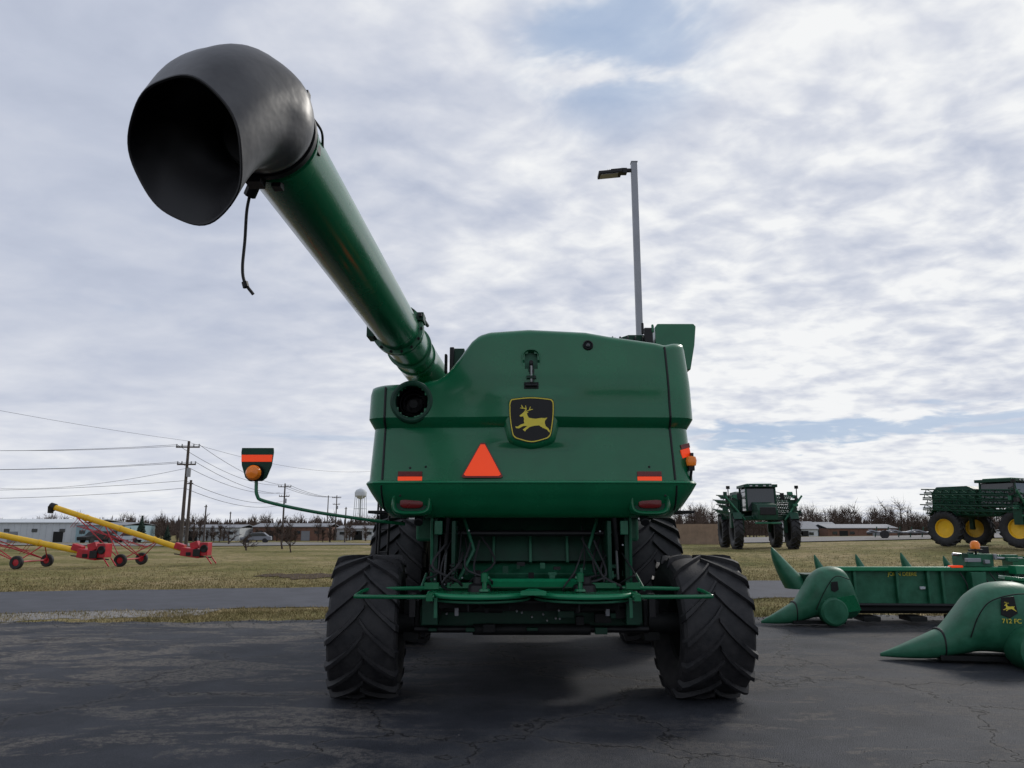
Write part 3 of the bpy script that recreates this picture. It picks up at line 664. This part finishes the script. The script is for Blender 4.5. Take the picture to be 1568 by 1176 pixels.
# ================================================================ SPRAYERS
def sprayer(loc,rz,seed,rim):
    R=random.Random(seed)
    group('field_sprayer',loc,rz)
    for s in(-1,1):
        for y in(-1.6,2.0):
            mb=MB(); tyre(mb,(s*1.42,y,.92),.93,.46,.50,N=18,rimL=rim,rimR_=rim); mb.build('wheel',angle=30)
    mb=MB()
    for s in(-1,1):
        for y in(-1.6,2.0):
            mb.box((s*1.1,y,1.3),(.18,.22,.9),DKGREEN)
            mb.prism([(y-.75,1.55),(y-.45,1.9),(y+.45,1.9),(y+.75,1.55),(y+.45,1.84),(y-.45,1.84)],'x',s*1.2,s*1.65,DKGREEN)
        mb.sweep([(s*1.1,-2.0,1.75),(s*1.1,2.6,1.75)],.07,DKGREEN,8)
    mb.box((0,.3,1.62),(1.2,4.6,.22),DKGREEN); mb.box((0,-1.6,1.6),(2.2,.2,.2),DKGREEN); mb.box((0,2.0,1.6),(2.2,.2,.2),DKGREEN)
    mb.build('chassis',bevel=.02)
    mb=MB()
    mb.prism([(-2.7,1.5),(-2.75,2.0),(-2.5,2.3),(-1.2,2.45),(-1.2,1.5)],'x',-.5,.5,DKGREEN)
    mb.box((0,-2.73,1.95),(.8,.05,.4),BLACK); mb.box((0,-2.6,1.35),(1.3,.1,.1),GREEN2)
    mb.prism([(.6,1.75),(.6,2.9),(1.0,3.1),(2.6,3.1),(2.9,2.8),(2.9,1.75)],'x',-.9,.9,DKGREEN)
    mb.build('hood_and_tank',bevel=.06)
    mb=MB(); mb.prism([(-1.35,1.95),(-1.25,3.2),(.4,3.2),(.5,1.95)],'x',-.74,.74,GLASS); mb.build('cab_glass',bevel=.05)
    mb=MB()
    mb.box((0,-.4,3.30),(1.75,2.0,.15),DKGREEN); mb.box((0,-.4,3.39),(1.3,1.4,.08),GREEN2)
    for s in(-1,1):
        mb.sweep([(s*.76,-1.37,1.95),(s*.75,-1.25,3.22)],.05,DKGREEN,8); mb.sweep([(s*.76,.5,1.95),(s*.75,.4,3.22)],.05,DKGREEN,8)
        mb.box((s*1.12,-1.2,2.75),(.2,.08,.35),BLACK); mb.sweep([(s*.75,-1.2,3.0),(s*1.12,-1.2,2.9)],.02,BLACK,6)
        mb.sweep([(s*1.75,-1.7,2.6),(s*1.75,-1.7,3.2)],.03,BLACK,6); mb.lathe((s*1.75,-1.7,3.2),[(-.08,.0),(-.08,.10),(.08,.10),(.08,0)],'z',DARK,10)
    for x in(-.5,-.2,.2,.5): mb.box((x,-1.42,3.30),(.14,.05,.08),CHROME)
    mb.box((0,-1.43,2.2),(.35,.03,.22),YEL)
    mb.build('cab_frame',bevel=.03)
    mb=MB()
    for s in(-1,1):
        for lv in range(5):
            z0=1.50+.27*lv; x0=s*(1.30+.22*(lv%2)+.08*R.random())
            mb.sweep([(x0,-1.9,z0),(x0,3.0,z0+.22)],.045,DKGREEN,6); mb.sweep([(x0+s*.25,-1.9,z0+.18),(x0+s*.25,3.0,z0+.40)],.035,DKGREEN,6)
            for k in range(11):
                y=-1.9+k*.44; zz=z0+.22*(y+1.9)/4.9
                mb.sweep([(x0,y,zz),(x0+s*.25,y+.22,zz+.2)],.022,GREEN2,5); mb.sweep([(x0+s*.25,y+.22,zz+.2),(x0,y+.44,zz+.03)],.022,DKGREEN,5)
                if k%2: mb.sweep([(x0,y,zz),(x0+s*.1,y,zz-.22)],.02,BLACK,5)
        for k in range(10):
            mb.box((s*R.uniform(1.25,1.95),R.uniform(-2.1,-1.5),R.uniform(1.5,2.9)),(R.uniform(.06,.3),.15,R.uniform(.06,.25)),R.choice([DKGREEN,BLACK,GREEN2]))
        mb.box((s*1.5,-1.7,2.1),(.4,.12,.9),DKGREEN); mb.box((s*1.65,-1.7,1.5),(.12,.4,.8),DKGREEN)
        mb.sweep([(s*1.0,-2.0,1.5),(s*1.95,-1.9,2.75)],.05,GREEN2,6)
    mb.build('folded_booms')
sprayer((13.35,41,float(gz(13.35,41))),math.radians(-6),1,DARK)
sprayer((25.0,38.5,float(gz(25.0,38.5))),math.radians(30),2,YEL)

# ================================================================ GRAIN AUGERS
def grain_auger(loc,L,H,wheels,rz=0):
    group('portable_grain_auger',loc,rz)
    mb=MB(); a=np.array((0,0,.62)); b_=np.array((-L,0,H)); d=nrm(b_-a)
    mb.sweep([a,b_],.12,YEL,16)
    for t in(.25,.5,.75): mb.sweep([a+(b_-a)*t-d*.04,a+(b_-a)*t+d*.04],.14,YEL,16)
    mb.build('auger_tube')
    mb=MB(); mb.sweep([b_-d*.1,b_+d*.12],.16,BLACK,14); mb.sweep([b_+d*.08,b_+d*.1-np.array([0,0,.3])],[.14,.11],BLACK,12); mb.build('discharge_spout')
    mb=MB()
    mb.box((.2,0,.55),(.8,.6,.35),REDP,ry=.15); mb.box((.75,0,.70),(.35,.5,.55),REDP); mb.box((-.35,0,.80),(.4,.3,.25),REDP,ry=.3); mb.box((.5,-.32,.55),(.3,.06,.3),BLACK); mb.box((.15,-.31,.5),(.2,.05,.15),DARK)
    mb.lathe((.78,-.27,.72),[(0,0),(-.04,.15),(.02,.17)],'y',DARK,14); mb.box((.3,0,.85),(.35,.3,.3),REDP,ry=-.3); mb.sweep([(-.5,-.2,.5),(1.1,-.2,.35)],.03,BLACK,6)
    for s in(-1,1): mb.sweep([(.9,s*.25,.4),(1.15,s*.25,.08)],.03,REDP,6)
    mb.build('intake_hopper',bevel=.03)
    mb=MB()
    for s in(-1,1):
        w=(-wheels,s*.9,.28)
        for t in(.22,.62,.85): mb.sweep([w,a+(b_-a)*t],.022,REDP,6)
        q1=a+(b_-a)*.3; q2=a+(b_-a)*.8
        mb.sweep([q1+(0,s*.12,-.4),q2+(0,s*.12,-.45)],.015,REDP,6)
        for k in range(7):
            q=a+(b_-a)*(.3+.5*k/6); mb.sweep([q+(0,s*.1,-.1),q+(-.3,s*.12,-.5)],.010,REDP,5)
    mb.sweep([(-wheels,-.9,.28),(-wheels,.9,.28)],.035,REDP,6)
    mb.build('undercarriage')
    for s in(-1,1):
        mb=MB(); mb.lathe((-wheels,s*.9,.26),[(-.07,.13),(-.08,.23),(-.05,.26),(.05,.26),(.08,.23),(.07,.13)],'y',RUB,24); mb.lathe((-wheels,s*.9,.26),[(-.06,.0),(-.05,.13),(.05,.13),(.06,0)],'y',REDP,20); mb.build('transport_wheel')
grain_auger((-13.9,32.5,0.02),6.0,2.48,2.4)
grain_auger((-17.2,30.6,0.02),8.0,2.1,2.2,rz=-.05)

# ================================================================ STREET LAMP
group('street_lamp',(3.08,17.3,0))
mb=MB(); mb.box((0,0,5.35),(.15,.15,10.7),GALV); mb.box((0,0,10.71),(.17,.17,.03),GALV); mb.lathe((0,0,0),[(0,.3),(.5,.3),(.5,0)],'z',ROADP,24); mb.build('pole',bevel=.01)
mb=MB(); mb.box((-.13,0,10.5),(.2,.07,.08),BLACK); mb.box((-.26,0,10.47),(.14,.16,.13),BLACK)
mb.sweep([(-.08,0,10.5),(-.35,0,10.46)],.04,BLACK,10)
mb.box((-.62,0,10.40),(.58,.34,.07),BLACK,ry=-.10); mb.box((-.45,0,10.46),(.30,.25,.07),DARK,ry=-.10); mb.box((-.64,0,10.355),(.44,.26,.02),CHROME,ry=-.10)
for k in range(7): mb.box((-.38-.05*k,0,10.48-.005*k),(.008,.24,.05),BLACK)
mb.build('lamp_head',bevel=.01)

# ================================================================ UTILITY POLES + LINES
poles=[(-26.3,60,8.5,True),(-27.6,64,5.6,False),(-33.5,110,8.6,True),(-37.5,160,9.5,True),(-60,160,6,False),(-43,175,10,False),(-68,75,6,False),(-49,120,6,False),(-31,140,6.5,False)]
tops=[]
for (x,y,h,arm) in poles:
    z=float(gz(x,y)); group('utility_pole',(x,y,z)); mb=MB()
    mb.sweep([(0,0,0),(0,0,h)],[.15,.10],WOODP,10)
    if arm:
        for dz,w in((h-.5,1.9),(h-1.9,1.5) if h>8 else (h-.9,1.4)):
            mb.box((0,-.12,dz),(w,.10,.12),WOODP)
            for q in(-.48,-.25,.25,.48): mb.sweep([(q*w,-.12,dz+.05),(q*w,-.12,dz+.25)],.05,GALV,6)
        mb.sweep([(.22,-.1,h-2.9),(.22,-.1,h-2.2)],.17,GALV,10)
    else: mb.box((0,-.1,h-.3),(.5,.08,.1),WOODP)
    mb.build('pole'); tops.append((x,y,z+h))
mb=MB(); top()
def wire(a,b_,sag,r=.014):
    a=np.array(a,float);b_=np.array(b_,float)
    mb.sweep([a+(b_-a)*t+np.array([0,0,-sag*4*t*(1-t)]) for t in np.linspace(0,1,16)],r,WIRE,4,caps=False)
p1=np.array(tops[0])
for dx,dz in((-.9,-.3),(.9,-.3),(-.7,-1.7),(.7,-1.7),(0,-3.2),(0,-3.8)):
    wire(p1+(dx,-.1,dz),(-62+dx,44,8.6+dz*1.0),1.2)
    wire(p1+(dx,-.1,dz),np.array(tops[2])+(dx,-.1,dz*.8),.9,.020)
for dx in(-.8,.8,0): wire(np.array(tops[2])+(dx,0,-.3),np.array(tops[3])+(dx,0,-.3),.6,.028)
wire(p1+(0,0,-2.2),(-70,92,7),1.2); wire(p1+(0,0,0),(-50,28,13),.8,.010); wire(p1+(0,0,-.1),(-18,100,9),1.0,.012)
mb.build('power_lines')

# ================================================================ TREES
def bare_tree(name,loc,h,spread=1.0,seed=1,m=BARK,depth=5):
    group(name,loc); R=random.Random(seed); mb=MB()
    def br(p,d,L,r,k):
        if k==0: return
        q=p; pts=[p]; dd=d
        for i in range(3):
            dd=nrm(dd+np.array([R.gauss(0,.14),R.gauss(0,.14),R.gauss(.04,.08)])); q=q+dd*L/3; pts.append(q)
        r=max(r,.007)
        mb.sweep(pts,[r,r*.88,r*.76,max(.006,r*.6)],m,5 if k>3 else 3,caps=False)
        for i in range(R.choice([3,4]) if k>1 else 0):
            s=R.choice([1,2,3]) if i else 3
            nd=nrm(dd+np.array([R.gauss(0,.6)*spread,R.gauss(0,.6)*spread,R.gauss(.1,.3)])); br(pts[s],nd,L*R.uniform(.6,.85),r*.6,k-1)
    br(np.array([0,0,-.05]),np.array([0,0,1.]),h*.28,h*.03,depth)
    mb.build('trunk_and_branches')
for i,(x,y,h) in enumerate(((-18.6,53,2.2),(-14.6,50,1.9),(-17.0,56,2.8),(-27,72,3.0))):
    bare_tree('bare_tree',(x,y,float(gz(x,y))),h,1.5,seed=10+i,depth=6)
top()
def tree_mass(name,items,m,seed=3,twigs=60):
    R=np.random.default_rng(seed); V=[];F=[]
    def triq(a,b_,w):
        d=b_-a; s=nrm(np.cross(d,(R.normal(),R.normal(),R.normal())))*w; k=len(V); V.extend([a-s,a+s,b_]); F.append((k,k+1,k+2))
    for (x,y,h) in items:
        z=float(gz(x,y)) if y<400 else -1.4; base=np.array([x,y,z]); triq(base,base+(R.normal(0,.2),0,h*.9),.12+h*.014); triq(base,base+(R.normal(0,.2),0,h*.9),.12+h*.014)
        sp=h*R.uniform(.30,.45)
        for k in range(twigs):
            t=R.uniform(.15,.95); a=base+np.array([0,0,h*t*.85]); an=R.uniform(0,6.28); rad=sp*math.sqrt(max(.05,1-(2*t-1.05)**2))*R.uniform(.4,1)
            tip=a+np.array([math.cos(an)*rad,math.sin(an)*rad,h*R.uniform(.05,.28)])
            triq(a,tip,.06+.04*(k<15))
            for q in range(2):
                mid=a+(tip-a)*R.uniform(.3,.8); triq(mid,mid+R.normal(0,.3,3)*h*.25+np.array([0,0,.1*h]),.045)
    me=D.meshes.new(name); me.from_pydata([tuple(v) for v in V],[],F); me.materials.append(m); o=D.objects.new(name,me); COL.objects.link(o)
items=[]
for i in range(260):
    x=rng.uniform(-190,30); y=rng.uniform(175,260); items.append((x,y,rng.uniform(4.2,7.8)*(.85 if x<-30 else 1.0)))
for i in range(330):
    x=rng.uniform(30,190); y=rng.uniform(172,255); items.append((x,y,rng.uniform(4.8,8.8)*(1+.15*math.sin(x*.15))))
for i in range(60):
    x=rng.uniform(-115,-25); items.append((x,rng.uniform(140,165),rng.uniform(2.2,4.4)))
for x,y,h in((88,170,9.5),(99,172,10),(112,176,9),(52,150,6.5),(60,160,7.5),(118,160,8)): items.append((x,y,h))
tree_mass('distant_tree_line',items,BARK2)
Vs=[];Fs=[]
for i in range(14000):
    x=rng.uniform(-260,260); y=rng.uniform(240,300); h=abs(rng.normal(2.6,1.1))+.8; w=rng.uniform(.5,1.6); k=len(Vs)
    Vs+= [(x-w,y,-1.5),(x+w,y+rng.normal(0,.5),-1.5),(x+rng.normal(0,.5),y,-1.4+h)]; Fs.append((k,k+1,k+2))
me=D.meshes.new('distant_scrub'); me.from_pydata(Vs,[],Fs); me.materials.append(BARK2); o=D.objects.new('distant_scrub',me); COL.objects.link(o)
def pine(loc,h,seed):
    group('pine_tree',loc); R=random.Random(seed); mb=MB(); mb.sweep([(0,0,0),(0,0,h)],[h*.03,.01],BARK,6); mb.build('trunk')
    mb=MB()
    for k in range(700):
        t=R.random()**.8; z=h*(.12+.86*t); r=h*.27*(1-t)*R.uniform(.5,1.05)+.03; a=R.uniform(0,6.28); w=h*.035
        c=np.array([r*math.cos(a),r*math.sin(a),z]); i0=c*np.array([.4,.4,1])+np.array([0,0,.04*h])
        s=np.array([-math.sin(a),math.cos(a),0])*w
        mb.add([i0-s*.3,i0+s*.3,c+s+np.array([0,0,R.uniform(-.05,.03)*h]),c-s+np.array([0,0,R.uniform(-.05,.03)*h])],[(0,1,2,3)],PINE)
    mb.build('needles')
pine((-62,126,float(gz(-62,126))),4.4,1); pine((-58.5,128,float(gz(-58.5,128))),3.0,2)

# ================================================================ BUILDINGS
def shed(name,x,y,w,dp,h,m,roofm,seed,gable=.5,doors=2):
    z=float(gz(x,y)); group(name,(x,y,z)); mb=MB(); mb.box((0,0,h/2),(w,dp,h),m)
    for k in range(int(w/1.2)): mb.box((-w/2+.6+k*1.2,-dp/2-.02,h/2),(.06,.05,h),m)
    mb.build('walls')
    mb=MB(); mb.prism([(-dp/2-.3,h),(0,h+gable),(dp/2+.3,h),(dp/2+.3,h+.12),(0,h+gable+.12),(-dp/2-.3,h+.12)],'x',-w/2-.2,w/2+.2,roofm); mb.build('roof')
    R=random.Random(seed); mb=MB()
    for k in range(doors):
        xx=-w/2+w*(k+.5)/doors+R.uniform(-1,1); mb.box((xx,-dp/2-.06,1.0),(1.8,.08,2.0),ROOFG if k%2 else DARK)
    for k in range(doors+2):
        xx=-w/2+w*(k+.4)/(doors+2); mb.box((xx,-dp/2-.07,h*.62),(1.0,.06,.6),GLASS)
    mb.build('doors_and_windows')
shed('white_warehouse',-94,150,26,18,3.6,WHITE,WHITE,1,.7,3)
shed('blue_metal_building',-76.5,146,9,12,3.1,BLUEW,ROOFG,2,.5,1)
shed('white_warehouse',-62,160,12,10,2.6,WHITE,ROOFG,3,.6,2)
shed('low_shop_building',-47,165,16,10,2.8,BRICK,ROOFG,4,.7,2)
shed('low_shop_building',-34,170,9,9,2.4,WHITE,ROOFG,5,.6,1)
shed('farm_house',62,165,7,7,2.3,WHITE,ROOFG,6,1.6,1)
shed('low_shop_building',76,168,15,9,2.5,BRICK,ROOFG,7,.8,2)
shed('farm_house',70,172,6,7,2.6,BLUEW,ROOFG,8,1.2,1)
shed('white_warehouse',104,150,12,8,2.0,WHITE,WHITE,9,.4,2)
group('board_fence',(11.5,50,float(gz(11.5,50)))); mb=MB()
for k in range(56): mb.box((-3.0+k*.107,.0,.66),(.098,.03,1.32+.01*math.sin(k*7)),TAN)
for z in(.3,.95): mb.box((0,.04,z),(6,.05,.09),TAN)
mb.build('boards')
group('water_tower',(-81,400,-1.4)); mb=MB()
mb.lathe((0,0,20),[(-3,.0),(-2.6,1.6),(-1.2,3.1),(.6,3.2),(1.9,2.4),(2.6,0.8),(2.8,0)],'z',WHITE,28)
mb.sweep([(0,0,0),(0,0,17.5)],.5,WHITE,12)
for k in range(6):
    a=k*math.pi/3; mb.sweep([(3.8*math.cos(a),3.8*math.sin(a),0),(2.9*math.cos(a),2.9*math.sin(a),19.3)],.16,WHITE,8)
for z in(6,12): mb.sweep([(3.5*math.cos(a),3.5*math.sin(a),z) for a in np.linspace(0,2*math.pi,13)],.1,WHITE,6)
mb.build('tank_and_legs')
def car(name,loc,rz,m):
    group(name,loc,rz); mb=MB()
    mb.prism([(-2.3,.4),(-2.35,.85),(-1.2,1.0),(-.6,1.55),(1.2,1.6),(1.9,1.05),(2.3,1.0),(2.35,.4)],'y',-.85,.85,m); mb.build('body',bevel=.08)
    mb=MB(); mb.prism([(-1.05,1.02),(-.55,1.5),(1.1,1.54),(1.7,1.05)],'y',-.87,.87,GLASS); mb.build('windows')
    for x in(-1.4,1.4):
        for s in(-1,1):
            mb=MB(); mb.lathe((x,s*.8,.36),[(-.1,0),(-.1,.36),(.1,.36),(.1,0)],'y',RUB,20); mb.build('wheel')
car('parked_car',(-55,100,float(gz(-55,100))),1.2,DARK); car('parked_car',(-61,120,float(gz(-61,120))+.06),.1,WHITE); car('parked_car',(-40,118,float(gz(-40,118))+.06),.2,ROOFG)
car('parked_car',(86,140,float(gz(86,140))),.1,DARK)
group('farm_implement',(30.5,58,float(gz(30.5,58)))); mb=MB()
for k in range(7): mb.box((-2.6+k*.9,0,.55),(.7,.5,.08),GALV,ry=.25*(-1)**k); mb.sweep([(-2.6+k*.9,0,.1),(-2.4+k*.9,0,.9)],.04,DKGREEN,6)
mb.sweep([(-3.2,0,.5),(3.2,0,.45)],.07,GALV,8)
for s in(-2,2): mb.lathe((s,-.3,.32),[(-.1,0),(-.1,.32),(.1,.32),(.1,0)],'y',RUB,18)
mb.build('implement_frame')
top()
# ================================================================ WORLD
SUN_EL,SUN_AZ=math.radians(34),math.radians(42)
sd=Vector((math.sin(SUN_AZ)*math.cos(SUN_EL),math.cos(SUN_AZ)*math.cos(SUN_EL),math.sin(SUN_EL)))
W=D.worlds.new('World'); SC.world=W; W.use_nodes=True; n=W.node_tree.nodes; l=W.node_tree.links
bg=n['Background']; bg.inputs['Strength'].default_value=.1
sky=n.new('ShaderNodeTexSky'); sky.sky_type='NISHITA'; sky.sun_disc=False; sky.sun_elevation=SUN_EL; sky.sun_rotation=SUN_AZ; sky.dust_density=2
tc=n.new('ShaderNodeTexCoord').outputs['Generated']
sp=n.new('ShaderNodeSeparateXYZ'); l.new(tc,sp.inputs[0])
zc=mth(n,l,'MAXIMUM',sp.outputs['Z'],0.0); zz=mth(n,l,'ADD',zc,.16)
px=mth(n,l,'DIVIDE',sp.outputs['X'],zz); py=mth(n,l,'DIVIDE',sp.outputs['Y'],zz)
cb=n.new('ShaderNodeCombineXYZ'); l.new(px,cb.inputs[0]); l.new(py,cb.inputs[1]); cp=cb.outputs[0]
v1=mapping(n,l,cp,(.9,1.1,1),.5,(2.3,.7,0)); big=noise(n,l,v1,.9,4,.5,.3)
v2=mapping(n,l,cp,(1,1.15,1),-.75,(5,1,0)); sm=noise(n,l,v2,9.0,4,.5,.25)
v3=mapping(n,l,cp,(1,1.2,1),.6,(1,4,0)); md=noise(n,l,v3,3.2,5,.55,.35)
dt=n.new('ShaderNodeVectorMath'); dt.operation='DOT_PRODUCT'; l.new(tc,dt.inputs[0]); dt.inputs[1].default_value=sd
gl=mrange(n,l,dt.outputs['Value'],.45,1)
amp=mth(n,l,'MULTIPLY_ADD',gl,1.0,.14)
a1=mth(n,l,'SUBTRACT',sm.outputs['Fac'],.5); a1=mth(n,l,'MULTIPLY',a1,amp)
a2=mth(n,l,'SUBTRACT',md.outputs['Fac'],.5); a2=mth(n,l,'MULTIPLY',a2,mth(n,l,'MULTIPLY_ADD',gl,.8,.5))
a3=mth(n,l,'SUBTRACT',big.outputs['Fac'],.5); a3=mth(n,l,'MULTIPLY',a3,.8)
s=mth(n,l,'ADD',a1,a2); s=mth(n,l,'ADD',s,a3); s=mth(n,l,'ADD',s,.44); s=mth(n,l,'MULTIPLY_ADD',gl,.30,s)
s=mth(n,l,'ADD',s,mrange(n,l,zc,.26,0.0,0,.26),clamp=True)
cl=ramp(n,[(.10,(4.0,4.5,5.7)),(.36,(5.2,5.65,6.8)),(.62,(6.7,7.0,7.8)),(.92,(9.1,9.2,9.3))]); l.new(s,cl.inputs['Fac'])
zw=mth(n,l,'MULTIPLY_ADD',mth(n,l,'SUBTRACT',md.outputs['Fac'],.5),.09,sp.outputs['Z'])
band=mth(n,l,'MULTIPLY',mrange(n,l,zw,.100,.112,0,1,True),mrange(n,l,zw,.120,.136,1,0,True))
band=mth(n,l,'MULTIPLY',band,mrange(n,l,sp.outputs['X'],.16,.30,0,1,True)); band=mth(n,l,'MULTIPLY',band,.9)
d2=n.new('ShaderNodeVectorMath'); d2.operation='DOT_PRODUCT'; l.new(tc,d2.inputs[0]); d2.inputs[1].default_value=Vector((.125,.785,.605)).normalized()
hole=mth(n,l,'MULTIPLY',mrange(n,l,d2.outputs['Value'],.985,.9995,0,1,True),mrange(n,l,md.outputs['Fac'],.60,.44,0,.7,True))
gv=mapping(n,l,cp,(.5,1.0,1),.15,(4.2,3.1,0)); gn=noise(n,l,gv,1.3,5,.6,.4)
gp=mrange(n,l,gn.outputs['Fac'],.37,.28,0,.35,True)
gm=mth(n,l,'MAXIMUM',mth(n,l,'MAXIMUM',band,hole),gp)
skc=mixc(n,l,.85,sky.outputs['Color'],(2.9,4.3,6.5))
fin=mixc(n,l,gm,cl.outputs['Color'],skc)
l.new(fin,bg.inputs['Color'])
sl=D.lights.new('sun','SUN'); sl.energy=1.5; sl.angle=math.radians(11); sl.color=(1,.95,.88)
so=D.objects.new('sun',sl); COL.objects.link(so); so.rotation_euler=(-sd).to_track_quat('-Z','Y').to_euler()
# ================================================================ CAMERA
cam=D.cameras.new('camera'); cam.sensor_width=36; cam.lens=25.99; cam.clip_end=6000
co=D.objects.new('camera',cam); COL.objects.link(co); co.location=(0,0,1.7); co.rotation_euler=(math.radians(90+10.85),0,0)
SC.camera=co
SC.view_settings.view_transform='Standard'; SC.view_settings.look='None'; SC.view_settings.exposure=0
